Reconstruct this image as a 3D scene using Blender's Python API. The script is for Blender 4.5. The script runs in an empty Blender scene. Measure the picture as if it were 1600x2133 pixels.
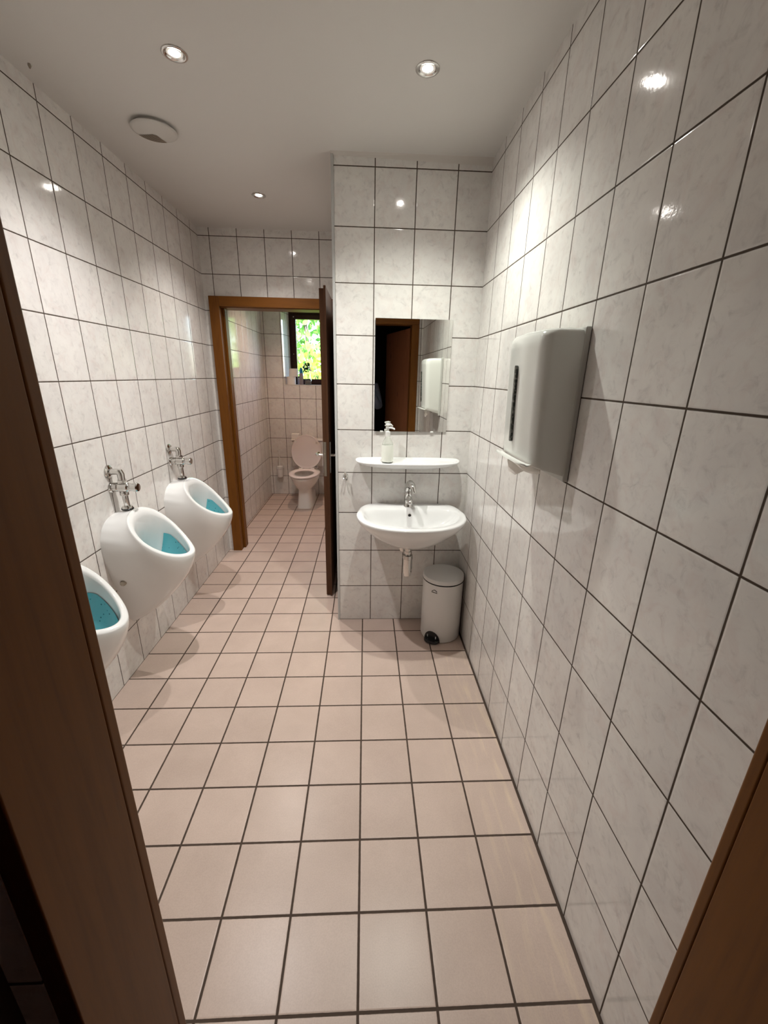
import bpy, bmesh, math, random
from mathutils import Vector, Matrix, Euler
random.seed(7)
PI = math.pi
S = bpy.context.scene
COL = S.collection

# ------------------------------------------------------------------ camera
W_, H_ = 1600.0, 2133.0
FPX = 850.4
cam_d = bpy.data.cameras.new('camera')
cam = bpy.data.objects.new('camera', cam_d); COL.objects.link(cam)
right = Vector((0.99892856, -0.041926, 0.01959457))
up = Vector((-0.00568824, 0.30895945, 0.9510582))
fwd = Vector((0.045928, 0.95015066, -0.30838993))
cam.matrix_world = Matrix(((right.x, up.x, -fwd.x, 0.0104), (right.y, up.y, -fwd.y, -1.6202),
                           (right.z, up.z, -fwd.z, 1.5503), (0, 0, 0, 1)))
cam_d.sensor_fit = 'VERTICAL'; cam_d.sensor_height = 24.0
cam_d.lens = FPX / H_ * 24.0
cam_d.shift_x = 1.05 / H_; cam_d.shift_y = -8.24 / H_
cam_d.clip_start = 0.01
S.camera = cam

# ------------------------------------------------------------------ room numbers
XR, XL, CH = 0.6209, -1.2257, 2.5554
YA, YB, YW, YE = 0.7502, 1.8989, 3.7607, -1.26
XA = -0.1560           # left face of the washbasin pier
XWL, XWR = -1.245, 0.10   # toilet room
YWN = 2.03             # toilet side of the partition

# ------------------------------------------------------------------ world, exposure, lamps
S.view_settings.view_transform = 'Standard'
S.view_settings.look = 'None'
S.view_settings.gamma = 1.0
S.view_settings.exposure = 0.90
w = bpy.data.worlds.new('world'); S.world = w; w.use_nodes = True
bg = w.node_tree.nodes['Background']
sky = w.node_tree.nodes.new('ShaderNodeTexSky')
sky.sky_type = 'NISHITA'; sky.sun_disc = False
sky.sun_elevation = math.radians(48); sky.sun_rotation = math.radians(200)
w.node_tree.links.new(sky.outputs[0], bg.inputs[0]); bg.inputs[1].default_value = 1.0
sun_d = bpy.data.lights.new('sun', 'SUN'); sun_d.energy = 16.0; sun_d.angle = 0.01; sun_d.color = (1, .95, .85)
sun = bpy.data.objects.new('sun', sun_d); COL.objects.link(sun)
sun.rotation_euler = Euler((math.radians(42), 0, math.radians(25)))

LCOL = [(1.0, .962, .945), (.975, 1.0, .915), (1.0, .955, .90)]
LAMPS = [(-0.63, 0.165), (0.218, 0.171), (-0.63, 1.292)]
LAMP_W, LAMP_COL = 41.0, (1.0, 0.955, 0.895)
def spot(name, x, y, z, power, col=LAMP_COL, ang=126, blend=1.0, rad=.018):
    d = bpy.data.lights.new(name, 'SPOT'); d.energy = power; d.color = col
    d.spot_size = math.radians(ang); d.spot_blend = blend; d.shadow_soft_size = rad
    o = bpy.data.objects.new(name, d); COL.objects.link(o); o.location = (x, y, z)
    return o

# ------------------------------------------------------------------ node helpers
def new_mat(name, color=(.8, .8, .8), rough=.5, metal=0, spec=.5, coat=0, trans=0, ior=1.45, alpha=1):
    m = bpy.data.materials.new(name); m.use_nodes = True
    b = m.node_tree.nodes['Principled BSDF']
    b.inputs['Base Color'].default_value = (*color, 1)
    b.inputs['Roughness'].default_value = rough
    b.inputs['Metallic'].default_value = metal
    b.inputs['Specular IOR Level'].default_value = spec
    b.inputs['Coat Weight'].default_value = coat
    b.inputs['Transmission Weight'].default_value = trans
    b.inputs['IOR'].default_value = ior
    return m
class N:
    def __init__(s, m): s.t = m.node_tree; s.b = s.t.nodes['Principled BSDF']
    def node(s, typ, **kw):
        n = s.t.nodes.new(typ)
        for k, v in kw.items(): setattr(n, k, v)
        return n
    def link(s, a, b): s.t.links.new(a, b)
    def math(s, op, a, b=None, c=None, clamp=False):
        n = s.node('ShaderNodeMath', operation=op); n.use_clamp = clamp
        for i, v in enumerate((a, b, c)):
            if v is None: continue
            if isinstance(v, (int, float)): n.inputs[i].default_value = v
            else: s.link(v, n.inputs[i])
        return n.outputs[0]
    def mix(s, f, a, b, blend='MIX'):
        n = s.node('ShaderNodeMix', data_type='RGBA', blend_type=blend)
        for sock, v in ((n.inputs[0], f), (n.inputs[6], a), (n.inputs[7], b)):
            if isinstance(v, (int, float)): sock.default_value = v
            elif isinstance(v, tuple): sock.default_value = (*v, 1)
            else: s.link(v, sock)
        return n.outputs[2]
    def ramp(s, f, stops):
        n = s.node('ShaderNodeValToRGB'); r = n.color_ramp
        while len(r.elements) < len(stops): r.elements.new(.5)
        for e, (p, c) in zip(r.elements, stops):
            e.position = p; e.color = (*c, 1) if isinstance(c, tuple) else (c, c, c, 1)
        s.link(f, n.inputs[0]); return n.outputs[0]
    def noise(s, vec, scale, detail=3, rough=.5, dist=0):
        n = s.node('ShaderNodeTexNoise'); n.inputs['Scale'].default_value = scale
        n.inputs['Detail'].default_value = detail; n.inputs['Roughness'].default_value = rough
        n.inputs['Distortion'].default_value = dist
        s.link(vec, n.inputs['Vector']); return n.outputs[0]
    def geo(s):
        g = s.node('ShaderNodeNewGeometry'); return g.outputs['Position']

def tile_mat(name, ax, u0, pu, v0, pv, gw, tile_a, tile_b, grout, rough, kind='wall', bump=.5, edge=None):
    """grid of tiles in world metres: u along world axis ax[0], v along ax[1]"""
    m = new_mat(name); n = N(m); pos = n.geo()
    sep = n.node('ShaderNodeSeparateXYZ'); n.link(pos, sep.inputs[0])
    U, V = sep.outputs['XYZ'.index(ax[0])], sep.outputs['XYZ'.index(ax[1])]
    def cell(c, o, p):
        t = n.math('DIVIDE', n.math('SUBTRACT', c, o), p)
        fl = n.math('FLOOR', t); fr = n.math('SUBTRACT', t, fl)
        d = n.math('MULTIPLY', n.math('MINIMUM', fr, n.math('SUBTRACT', 1.0, fr)), p)
        return fl, d
    fu, du = cell(U, u0, pu); fv, dv = cell(V, v0, pv)
    d = n.math('MINIMUM', du, dv)
    if edge:      # wider joint where the tiles meet a wall
        for axis, val, sign, wd in edge:
            c = sep.outputs['XYZ'.index(axis)]
            e = n.math('MULTIPLY', n.math('SUBTRACT', val, c), sign)
            e = n.math('ADD', n.math('SUBTRACT', e, wd), gw)
            d = n.math('MINIMUM', d, e)
    wob = n.math('MULTIPLY', n.math('SUBTRACT', n.noise(pos, 60, 2), .5), gw * .35)
    dd = n.math('ADD', d, wob)
    isg = n.math('SUBTRACT', 1.0, n.math('DIVIDE', n.math('SUBTRACT', dd, gw - .0006), .0012, clamp=True))
    wn = n.node('ShaderNodeTexWhiteNoise', noise_dimensions='3D')
    cmb = n.node('ShaderNodeCombineXYZ'); n.link(fu, cmb.inputs[0]); n.link(fv, cmb.inputs[1])
    n.link(cmb.outputs[0], wn.inputs['Vector'])
    off = n.node('ShaderNodeVectorMath', operation='MULTIPLY_ADD')
    n.link(wn.outputs['Color'], off.inputs[0]); off.inputs[1].default_value = (7, 7, 7); n.link(pos, off.inputs[2])
    vec = off.outputs[0]
    if kind == 'wall':
        big = n.noise(vec, 9, 4, .55, .6)
        c = n.mix(n.ramp(big, [(.35, 0.), (.65, 1.)]), tile_a, tile_b)
        vein = n.noise(vec, 30, 5, .68, .7)
        vm = n.ramp(vein, [(.50, 0.), (.60, .26), (.66, .60), (.76, .85)])
        c = n.mix(n.math('MULTIPLY', vm, .45), c, (.36, .335, .33))
        pk = n.noise(vec, 16, 4, .6, 1.0)
        c = n.mix(n.math('MULTIPLY', n.ramp(pk, [(.5, 0.), (.7, 1.)]), .22), c, (.62, .47, .44))
    else:
        big = n.noise(vec, 5, 4, .6, .3)
        c = n.mix(n.ramp(big, [(.3, 0.), (.7, 1.)]), tile_a, tile_b)
        fine = n.noise(vec, 260, 3, .6)
        c = n.mix(n.math('MULTIPLY', n.ramp(fine, [(.35, 1.), (.6, 0.)]), .14), c, (.30, .20, .16))
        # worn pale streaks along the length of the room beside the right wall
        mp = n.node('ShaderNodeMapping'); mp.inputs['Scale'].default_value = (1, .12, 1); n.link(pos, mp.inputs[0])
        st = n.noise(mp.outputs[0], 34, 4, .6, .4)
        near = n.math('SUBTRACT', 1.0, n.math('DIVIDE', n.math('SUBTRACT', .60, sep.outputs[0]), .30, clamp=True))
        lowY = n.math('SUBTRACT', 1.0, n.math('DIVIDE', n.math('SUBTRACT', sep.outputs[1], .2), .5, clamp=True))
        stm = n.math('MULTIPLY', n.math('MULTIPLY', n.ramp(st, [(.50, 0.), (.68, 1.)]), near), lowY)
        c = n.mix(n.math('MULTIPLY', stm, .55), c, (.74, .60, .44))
    # each tile slightly lighter or darker
    val = n.math('ADD', n.math('MULTIPLY', wn.outputs['Value'], .07), .965)
    vm2 = n.node('ShaderNodeVectorMath', operation='SCALE'); n.link(c, vm2.inputs[0]); n.link(val, vm2.inputs['Scale'])
    gr = n.mix(n.noise(pos, 45, 3), grout, tuple(g * 1.5 for g in grout))
    n.link(n.mix(isg, vm2.outputs[0], gr), n.b.inputs['Base Color'])
    n.link(n.math('ADD', n.math('MULTIPLY', isg, .9 - rough), rough), n.b.inputs['Roughness'])
    # height: recessed joint, pillowed edge, faint wave of the glaze
    hgt = n.math('POWER', n.math('DIVIDE', n.math('SUBTRACT', d, gw * .7), .004, clamp=True), .5)
    wav = n.noise(vec, 30 if kind == 'wall' else 140, 2)
    h = n.math('ADD', n.math('MULTIPLY', hgt, 1.0), n.math('MULTIPLY', wav, .10 if kind == 'wall' else .10))
    if kind == 'wall':
        h = n.math('ADD', h, n.math('MULTIPLY', n.noise(vec, 95, 2), .15))
    bp = n.node('ShaderNodeBump'); bp.inputs['Strength'].default_value = bump; bp.inputs['Distance'].default_value = .0015
    n.link(h, bp.inputs['Height']); n.link(bp.outputs[0], n.b.inputs['Normal'])
    n.b.inputs['Specular IOR Level'].default_value = .5 if kind == 'wall' else .28
    return m

TA, TB = (.80, .778, .742), (.735, .71, .685)
GW = (.052, .036, .025)
PZ = .2503
def wall_tiles(name, ax, u0, pu=.2003): return tile_mat(name, ax, u0, pu, 0.0, PZ, .0024, TA, TB, GW, .085)
M_right = wall_tiles('tiles_right', 'YZ', -.8479)
M_left = wall_tiles('tiles_left', 'YZ', .1565)
M_alc = wall_tiles('tiles_pier', 'XZ', .0513, .2022)
M_alcs = wall_tiles('tiles_pier_side', 'YZ', YA + .2)
M_far = wall_tiles('tiles_far', 'XZ', -1.1447, .2007)
M_near = wall_tiles('tiles_near', 'XZ', .40, .2007)
M_wleft = wall_tiles('tiles_toilet_left', 'YZ', YW - .02)
M_wfar = wall_tiles('tiles_toilet_far', 'XZ', -1.2162, .2007)
M_reveal = wall_tiles('tiles_reveal', 'YZ', YW + .12)
M_floor = tile_mat('tiles_floor', 'XY', 0, .205, 0, .205, .0036, (.60, .475, .41), (.53, .415, .355), (.060, .042, .032), .30, 'floor', .45,
                   edge=[('X', XR, 1, .009)])
def plaster(name, c, r=.75):
    m = new_mat(name, c, r, spec=.3); n = N(m); p = n.geo()
    b = n.node('ShaderNodeBump'); b.inputs['Strength'].default_value = .12; b.inputs['Distance'].default_value = .002
    n.link(n.noise(p, 30, 4), b.inputs['Height']); n.link(b.outputs[0], n.b.inputs['Normal'])
    col = n.mix(n.noise(p, 1.3, 3), c, tuple(x * .93 for x in c)); n.link(col, n.b.inputs['Base Color'])
    return m
M_ceil = plaster('ceiling_paint', (.70, .675, .645), .5)
M_hallplaster = plaster('hall_plaster', (.05, .035, .028))  # very dark brown plaster for the hall walls and ceiling
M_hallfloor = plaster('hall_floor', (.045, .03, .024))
def wood(name, a, b, rough=.45, scale=1.0, axis='Z', knots=True, spec=.25):
    m = new_mat(name, a, rough, spec=spec); n = N(m)
    tc = n.node('ShaderNodeTexCoord')
    mp = n.node('ShaderNodeMapping')
    s = {'Z': (14, 14, .9), 'X': (.9, 14, 14), 'Y': (14, .9, 14)}[axis]
    mp.inputs['Scale'].default_value = tuple(v * scale for v in s)
    n.link(tc.outputs['Object'], mp.inputs[0])
    g = n.noise(mp.outputs[0], 2.4, 5, .6, 1.2)
    f = n.noise(mp.outputs[0], 11, 3, .6, .3)
    k = n.math('ADD', n.math('MULTIPLY', g, .75), n.math('MULTIPLY', f, .25))
    c = n.ramp(k, [(.30, tuple((x + y) / 2 for x, y in zip(a, b))), (.5, a), (.72, tuple(v * 1.15 for v in a))])
    if knots:
        v = n.node('ShaderNodeTexVoronoi'); v.inputs['Scale'].default_value = 1.0
        mp2 = n.node('ShaderNodeMapping'); s2 = {'Z': (9, 9, 2.6), 'X': (2.6, 9, 9), 'Y': (9, 2.6, 9)}[axis]
        mp2.inputs['Scale'].default_value = s2
        n.link(tc.outputs['Object'], mp2.inputs[0]); n.link(mp2.outputs[0], v.inputs['Vector'])
        kn = n.ramp(v.outputs['Distance'], [(.05, 1.), (.13, 0.)])
        c = n.mix(n.math('MULTIPLY', kn, .75), c, tuple(v * .25 for v in b))
    n.link(c, n.b.inputs['Base Color'])
    bp = n.node('ShaderNodeBump'); bp.inputs['Strength'].default_value = .15; bp.inputs['Distance'].default_value = .001
    n.link(k, bp.inputs['Height']); n.link(bp.outputs[0], n.b.inputs['Normal'])
    return m
M_wood = wood('stained_pine', (.168, .060, .0070), (.088, .027, .0040))
M_woodx = wood('stained_pine_across', (.168, .060, .0070), (.088, .027, .0040), axis='X')
M_wooddk = wood('stained_door', (.085, .036, .016), (.05, .02, .009), rough=.42, knots=False)
M_leafhall = wood('speckled_veneer', (.32, .12, .055), (.10, .033, .016), rough=.5, scale=2.2)
M_winframe = wood('dark_window_wood', (.035, .013, .009), (.02, .007, .005), rough=.35, knots=False)
M_cer = new_mat('white_ceramic', (.80, .80, .79), .06, coat=.5)
M_cerw = new_mat('white_ceramic_toilet', (.80, .77, .74), .10, coat=.3)
M_plast = new_mat('white_plastic', (.80, .80, .77), .22)
M_disp = new_mat('dispenser_plastic', (.76, .77, .73), .16)
M_dispb = new_mat('dispenser_back', (.55, .55, .52), .35)
M_chrome = new_mat('chrome', (.66, .65, .63), .10, metal=1)
M_steel = new_mat('dull_metal', (.42, .38, .32), .32, metal=1)
M_mirror = new_mat('mirror_glass', (.88, .89, .86), .0, metal=1)
M_black = new_mat('black_plastic', (.012, .012, .013), .25)
M_dark = new_mat('dark_void', (.01, .01, .01), .8)
M_alu = new_mat('pale_trim', (.50, .50, .49), .4)
M_paper = new_mat('paper', (.82, .79, .74), .85, spec=.1)
M_binw = new_mat('bin_enamel', (.74, .73, .71), .28)
M_caulk = new_mat('white_caulk', (.62, .58, .54), .7)
M_blue = new_mat('blue_screen', (.06, .42, .47), .22)
M_flap = new_mat('blue_cap', (.02, .20, .42), .3)
M_can = new_mat('grey_can', (.26, .22, .24), .35)
M_glass = new_mat('clear_glass', (.98, 1, .98), .0, trans=1, ior=1.45)
M_pane = new_mat('window_glass', (1, 1, 1), .0, trans=1, ior=1.01)
M_soap = new_mat('milky_soap', (.86, .88, .80), .35)
M_lens = bpy.data.materials.new('lamp_lens'); M_lens.use_nodes = True
_n = M_lens.node_tree; _b = _n.nodes['Principled BSDF']
_b.inputs['Emission Color'].default_value = (1, .95, .88, 1); _b.inputs['Emission Strength'].default_value = 110

# ------------------------------------------------------------------ object helpers
def link(o, parent=None, label=None, cat=None, group=None, kind=None):
    if o.name not in COL.objects: COL.objects.link(o)
    if parent is not None: o.parent = parent
    if label: o['label'] = label
    if cat: o['category'] = cat
    if group: o['group'] = group
    if kind: o['kind'] = kind
    return o
def smooth(me, ang=None):
    for p in me.polygons: p.use_smooth = True
def obj(name, bm, mat, parent=None, label=None, cat=None, group=None, kind=None, shade=None, loc=None, rot=None, bevel=None, sub=0):
    me = bpy.data.meshes.new(name)
    bmesh.ops.recalc_face_normals(bm, faces=bm.faces[:])
    if shade is not None:
        for f in bm.faces: f.smooth = True
        for e in bm.edges:
            e.smooth = not (len(e.link_faces) == 2 and e.calc_face_angle(0) > math.radians(shade))
    bm.to_mesh(me); bm.free()
    for m in (mat if isinstance(mat, (list, tuple)) else [mat]): me.materials.append(m)
    o = bpy.data.objects.new(name, me)
    link(o, parent, label, cat, group, kind)
    if loc: o.location = loc
    if rot: o.rotation_euler = rot
    if bevel:
        b = o.modifiers.new('bevel', 'BEVEL'); b.width = bevel; b.segments = 3; b.limit_method = 'ANGLE'; b.angle_limit = math.radians(40)
        for p in me.polygons: p.use_smooth = True
        b.harden_normals = True
    if sub:
        s = o.modifiers.new('sub', 'SUBSURF'); s.levels = sub; s.render_levels = sub
    return o
def empty(name, loc=(0, 0, 0), rz=0, label=None, cat=None, group=None, kind=None):
    o = bpy.data.objects.new(name, None); link(o, None, label, cat, group, kind)
    o.location = loc; o.rotation_euler = (0, 0, rz); o.empty_display_size = .05
    return o
def box(bm, x0, x1, y0, y1, z0, z1, mi=0):
    v = [bm.verts.new((x, y, z)) for x in (x0, x1) for y in (y0, y1) for z in (z0, z1)]
    for q in ((0, 1, 3, 2), (4, 6, 7, 5), (0, 4, 5, 1), (2, 3, 7, 6), (0, 2, 6, 4), (1, 5, 7, 3)):
        f = bm.faces.new([v[i] for i in q]); f.material_index = mi
    return bm
def Box(*a): return box(bmesh.new(), *a)
def quad(bm, pts, mi=0):
    f = bm.faces.new([bm.verts.new(p) for p in pts]); f.material_index = mi; return f
def loft(bm, rings, cap0=False, cap1=False, closed=True, mi=0):
    vs = [[bm.verts.new(p) for p in r] for r in rings]
    n = len(vs[0])
    for a, b in zip(vs, vs[1:]):
        for i in range(n if closed else n - 1):
            j = (i + 1) % n
            f = bm.faces.new((a[i], a[j], b[j], b[i])); f.material_index = mi
    if cap0: bm.faces.new(vs[0][::-1]).material_index = mi
    if cap1: bm.faces.new(vs[-1]).material_index = mi
    return vs
def lathe(bm, prof, seg=32, c=(0, 0, 0), axis='Z', cap=True, mi=0):
    rings = []
    for r, h in prof:
        ring = []
        for i in range(seg):
            a = 2 * PI * i / seg
            p = (r * math.cos(a), r * math.sin(a), h)
            if axis == 'X': p = (h, p[0], p[1])
            elif axis == 'Y': p = (p[0], h, p[1])
            ring.append((p[0] + c[0], p[1] + c[1], p[2] + c[2]))
        rings.append(ring)
    loft(bm, rings, cap, cap, mi=mi)
    return bm
def tube(bm, pts, rad, seg=14, cap=True, mi=0):
    pts = [Vector(p) for p in pts]; rs = rad if isinstance(rad, (list, tuple)) else [rad] * len(pts)
    rings = []; nrm = None
    for i, p in enumerate(pts):
        t = (pts[min(i + 1, len(pts) - 1)] - pts[max(i - 1, 0)]).normalized()
        if nrm is None:
            nrm = t.cross(Vector((0, 0, 1)))
            if nrm.length < .01: nrm = t.cross(Vector((1, 0, 0)))
        nrm = (nrm - t * nrm.dot(t)).normalized(); b = t.cross(nrm)
        rings.append([p + (nrm * math.cos(2 * PI * k / seg) + b * math.sin(2 * PI * k / seg)) * rs[i] for k in range(seg)])
    loft(bm, rings, cap, cap, mi=mi); return bm
def bez(p0, p1, p2, p3, n=10):
    out = []
    for i in range(n + 1):
        t = i / n; a = (1 - t)
        out.append(tuple(a**3 * p0[k] + 3 * a * a * t * p1[k] + 3 * a * t * t * p2[k] + t**3 * p3[k] for k in range(3)))
    return out
def grid_wall(name, mat, p0, du, dv, parent=None):
    bm = bmesh.new(); p0, du, dv = Vector(p0), Vector(du), Vector(dv)
    quad(bm, [p0, p0 + du, p0 + du + dv, p0 + dv])
    return obj(name, bm, mat, parent, kind='structure')

# ------------------------------------------------------------------ shell
T = .12
def slab(name, mat, *b): return obj(name, Box(*b), mat, kind='structure')
fl = slab('floor', M_floor, XL - .3, XR + .3, YE - .13, YW + .12, -.1, 0)
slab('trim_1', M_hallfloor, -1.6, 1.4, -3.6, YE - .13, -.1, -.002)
slab('wall_right', M_right, XR, XR + T, YE - .12, YB + .0, 0, CH)
slab('wall_left', M_left, XL - T, XL, YE - .12, YB, 0, CH)
slab('ceiling', M_ceil, XL - .3, XR + .3, YE - .12, YW + .5, CH, CH + .1)
# pier behind the washbasin
bm = bmesh.new(); box(bm, XA, XR, YA, YB, 0, CH)
for f in bm.faces:
    f.material_index = 1 if abs(f.calc_center_median().x - XA) < .01 else 0
obj('wall_pier', bm, [M_alc, M_alcs], kind='structure')
# far wall with the toilet doorway
DX0, DX1, DZ = -1.160, -.205, 2.062     # rough opening
bm = bmesh.new()
box(bm, XL - T, DX0, YB, YWN, 0, CH); box(bm, DX1, XR + T, YB, YWN, 0, CH); box(bm, DX0, DX1, YB, YWN, DZ, CH)
obj('wall_far', bm, M_far, kind='structure')
# near wall with the entrance
EX0, EX1, EZ = -.29, .53, 2.05
bm = bmesh.new()
box(bm, XL - T, EX0, YE - .12, YE, 0, CH); box(bm, EX1, XR + T, YE - .12, YE, 0, CH); box(bm, EX0, EX1, YE - .12, YE, EZ, CH)
obj('wall_near', bm, M_near, kind='structure')
# toilet room
WX0, WX1, WZ0, WZ1 = -1.004, -.18, 1.415, 2.285
slab('wall_toilet_left', M_wleft, XWL - T, XWL, YWN, YW, 0, CH)
slab('wall_toilet_right', M_wleft, XWR, XWR + T, YWN, YW, 0, CH)
bm = bmesh.new()
box(bm, XWL - T, WX0, YW, YW + .40, 0, CH); box(bm, WX1, XWR + T, YW, YW + .40, 0, CH)
box(bm, WX0, WX1, YW, YW + .40, 0, WZ0); box(bm, WX0, WX1, YW, YW + .40, WZ1, CH)
obj('wall_toilet_far', bm, M_wfar, kind='structure')
# splayed tiled reveal and white sill
bm = bmesh.new()
quad(bm, [(WX0 + .0005, YW, WZ0), (-.955, YW + .25, WZ0), (-.955, YW + .25, WZ1), (WX0 + .0005, YW, WZ1)])
quad(bm, [(WX0 + .0005, YW + .001, WZ0), (WX0 + .0005, YW + .001, WZ1), (-.955, YW + .251, WZ1), (-.955, YW + .251, WZ0)])
obj('trim_2', Box(WX0, -.955, YW + .2505, YW + .26, WZ0, WZ1), M_reveal, kind='structure')
obj('trim_3', bm, M_reveal, kind='structure')
obj('trim_4', Box(WX0, WX1, YW - .004, YW + .26, WZ0 - .002, WZ0 + .006), new_mat('white_sill', (.80, .76, .70), .15), kind='structure', bevel=.002)
# pale corner profile on the pier and ceiling bead
obj('trim_5', Box(XA - .006, XA + .007, YA - .004, YA + .010, 0, CH), M_alu, kind='structure')
bm = bmesh.new(); quad(bm, [(XA - .006, YA - .001, CH - .012), (XR, YA - .001, CH - .030), (XR, YA - .016, CH + .001), (XA - .006, YA - .012, CH + .001)])
quad(bm, [(XA - .006, YA, CH - .012), (XR, YA, CH - .030), (XR, YA - .001, CH - .030), (XA - .006, YA - .001, CH - .012)])
obj('trim_6', bm, M_caulk, kind='structure')
# unpainted streak above the washbasin pier and marks on the ceiling
M_mark = new_mat('ceiling_mark', (.30, .25, .20), .8)
# hallway behind the viewer
hall = [('wall_hall_far', (-1.6, 1.4, -3.7, -3.6)), ('wall_hall_left', (-1.72, -1.6, -3.7, YE - .12)), ('wall_hall_right', (1.4, 1.52, -3.7, YE - .12))]
for nm, (a, b, c, d) in hall: slab(nm, M_hallplaster, a, b, c, d, 0, 2.5)
slab('wall_hall_near', M_hallplaster, -1.6, EX0 - .03, YE - .14, YE - .12, 0, 2.5)
slab('wall_hall_near_right', M_hallplaster, EX1 + .03, 1.4, YE - .14, YE - .12, 0, 2.5)
slab('ceiling_hall', M_hallplaster, -1.6, 1.4, -3.7, YE - .12, 2.5, 2.6)

# ------------------------------------------------------------------ entrance frame (door_2)
d2 = empty('door_2', (0, YE, 0), kind='structure')
def part(nm, bm, mat, par, bev=None, shade=None, label=None, kind=None):
    o = obj(nm, bm, mat, None, shade=shade, bevel=bev, label=label, kind=kind)
    o.parent = par; o.matrix_parent_inverse = par.matrix_world.inverted() if False else Matrix.Identity(4)
    return o
IX0, IX1, IZ = -.267, .505, 2.030
y0, y1 = -.125, .0
bm = bmesh.new()
box(bm, EX0, IX0, -.12, 0, 0, EZ); part('jamb', bm, M_wood, d2, .002)
bm = bmesh.new(); box(bm, IX1, EX1, -.12, 0, 0, EZ); part('jamb', bm, M_wood, d2, .002)
bm = bmesh.new(); box(bm, IX0, IX1, -.12, 0, IZ, EZ); part('head', bm, M_woodx, d2, .002)
for (a, b) in ((IX0 - .075, IX0 - .0005), (IX1 + .0005, IX1 + .072)):
    part('architrave', Box(a, b, .0, .018, 0, IZ + .002), M_wood, d2, .004)
    if a > 0: part('architrave', Box(a, b, -.140, -.1205, 0, IZ + .002), M_wood, d2, .004)
part('architrave', Box(IX0 - .075, IX1 + .072, .0, .018, IZ + .003, IZ + .075), M_woodx, d2, .004)
# its leaf, standing open into the hall, seen only in the mirror
bm = Box(0, .04, -.80, 0, .01, 2.02)
lf = obj('door_leaf', bm, M_leafhall, bevel=.003); lf.parent = d2
lf.location = (.512, -.15, 0); lf.rotation_euler = (0, 0, -math.radians(14))

# ------------------------------------------------------------------ toilet door (door_1)
d1 = empty('door_1', (0, YB, 0), kind='structure')
fx0, fx1 = -1.186, -.205
part('jamb', Box(fx0, -1.112, -.028, .0, 0, 2.102), M_wood, d1, .003)
part('jamb', Box(DX0, -1.112, .0, .155, 0, DZ), M_wood, d1, .003)
part('jamb', Box(-.236, DX1, .0, .155, 0, DZ), M_wood, d1, .003)
part('head', Box(-1.112, -.236, .0, .155, 2.026, DZ), M_woodx, d1, .003)
part('architrave', Box(-1.1115, XA - .008, -.028, .0, 2.030, 2.102), M_woodx, d1, .003)
part('architrave', Box(-.218, XA - .008, -.028, .0, 0, 2.0295), M_wood, d1, .003)
part('stop_bead', Box(-1.112, -1.094, .045, .12, 0, 2.026), M_wood, d1, .003)
part('architrave', Box(fx0, -1.112, .132, .150, 0, 2.10), M_wood, d1, .003)
# leaf standing open towards the viewer
bm = bmesh.new()
box(bm, -.2655, -.2385, 1.062 - YB, -.034, .008, 2.030)
box(bm, -.2385, -.2255, 1.050 - YB, -.034, .008, 2.044)
lf1 = part('door_leaf', bm, M_wooddk, d1)
E0 = 1.062 - YB
bm = bmesh.new()
for k in range(2): box(bm, -.2602, -.2452, E0 - .0015, E0 + .001, .902, 1.130)
o = obj('lock_plate', Box(-.2612, -.2442, E0 - .002, E0 + .001, .902, 1.130), M_steel, lf1, bevel=.0008)
obj('latch', Box(-.2575, -.2485, E0 - .008, E0, 1.035, 1.055), M_steel, lf1, bevel=.001)
def handle(side):
    x = -.2655 if side < 0 else -.2255
    bm = bmesh.new()
    y = E0 + .055
    box(bm, min(x, x + side * .006), max(x, x + side * .006), y - .02, y + .02, .915, 1.125)
    obj('backplate', bm, M_chrome, lf1, bevel=.002)
    bm = bmesh.new(); zz = 1.035
    tube(bm, [(x, y, zz), (x + side * .03, y, zz)], [.010, .009])
    tube(bm, [(x + side * .025, y, zz), (x + side * .040, y + .002, zz), (x + side * .050, y + .015, zz), (x + side * .054, y + .04, zz - .001), (x + side * .054, y + .075, zz - .004), (x + side * .048, y + .115, zz - .006)],
         [.009, .0095, .0095, .009, .0085, .008])
    obj('door_handle', bm, M_chrome, lf1, shade=45)
handle(-1); handle(1)
for z in (.25, 1.80):
    obj('hinge', lathe(bmesh.new(), [(.008, z), (.008, z + .09)], 12, (-.221, -.033, 0)), M_steel, lf1, shade=40)

# ------------------------------------------------------------------ window_1
w1 = empty('window_1', (0, YW + .255, 0), kind='structure')
def ring_frame(bm, x0, x1, z0, z1, wd, y0, y1):
    box(bm, x0, x0 + wd, y0, y1, z0, z1); box(bm, x1 - wd, x1, y0, y1, z0, z1)
    box(bm, x0 + wd, x1 - wd, y0, y1, z0, z0 + wd); box(bm, x0 + wd, x1 - wd, y0, y1, z1 - wd, z1)
bm = bmesh.new(); ring_frame(bm, -.955, WX1, WZ0 + .006, WZ1, .045, .0, .07)
part('window_frame', bm, M_winframe, w1, .002)
bm = bmesh.new(); ring_frame(bm, -.925, WX1 - .03, WZ0 + .02, WZ1 - .03, .055, -.018, .05)
ws = part('sash', bm, M_winframe, w1, .004)
bm = Box(-.875, WX1 - .08, .015, .021, WZ0 + .07, WZ1 - .08)
part('pane', bm, M_pane, w1)
obj('knob', lathe(bmesh.new(), [(.006, -.030), (.007, -.022), (.004, -.018)], 12, (-.905, 0, 1.79), 'Y'), M_chrome, ws, shade=40)
obj('knob', lathe(bmesh.new(), [(.007, -.030), (.008, -.022), (.004, -.018)], 12, (-.890, 0, 2.225), 'Y'), M_chrome, ws, shade=40)

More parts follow.
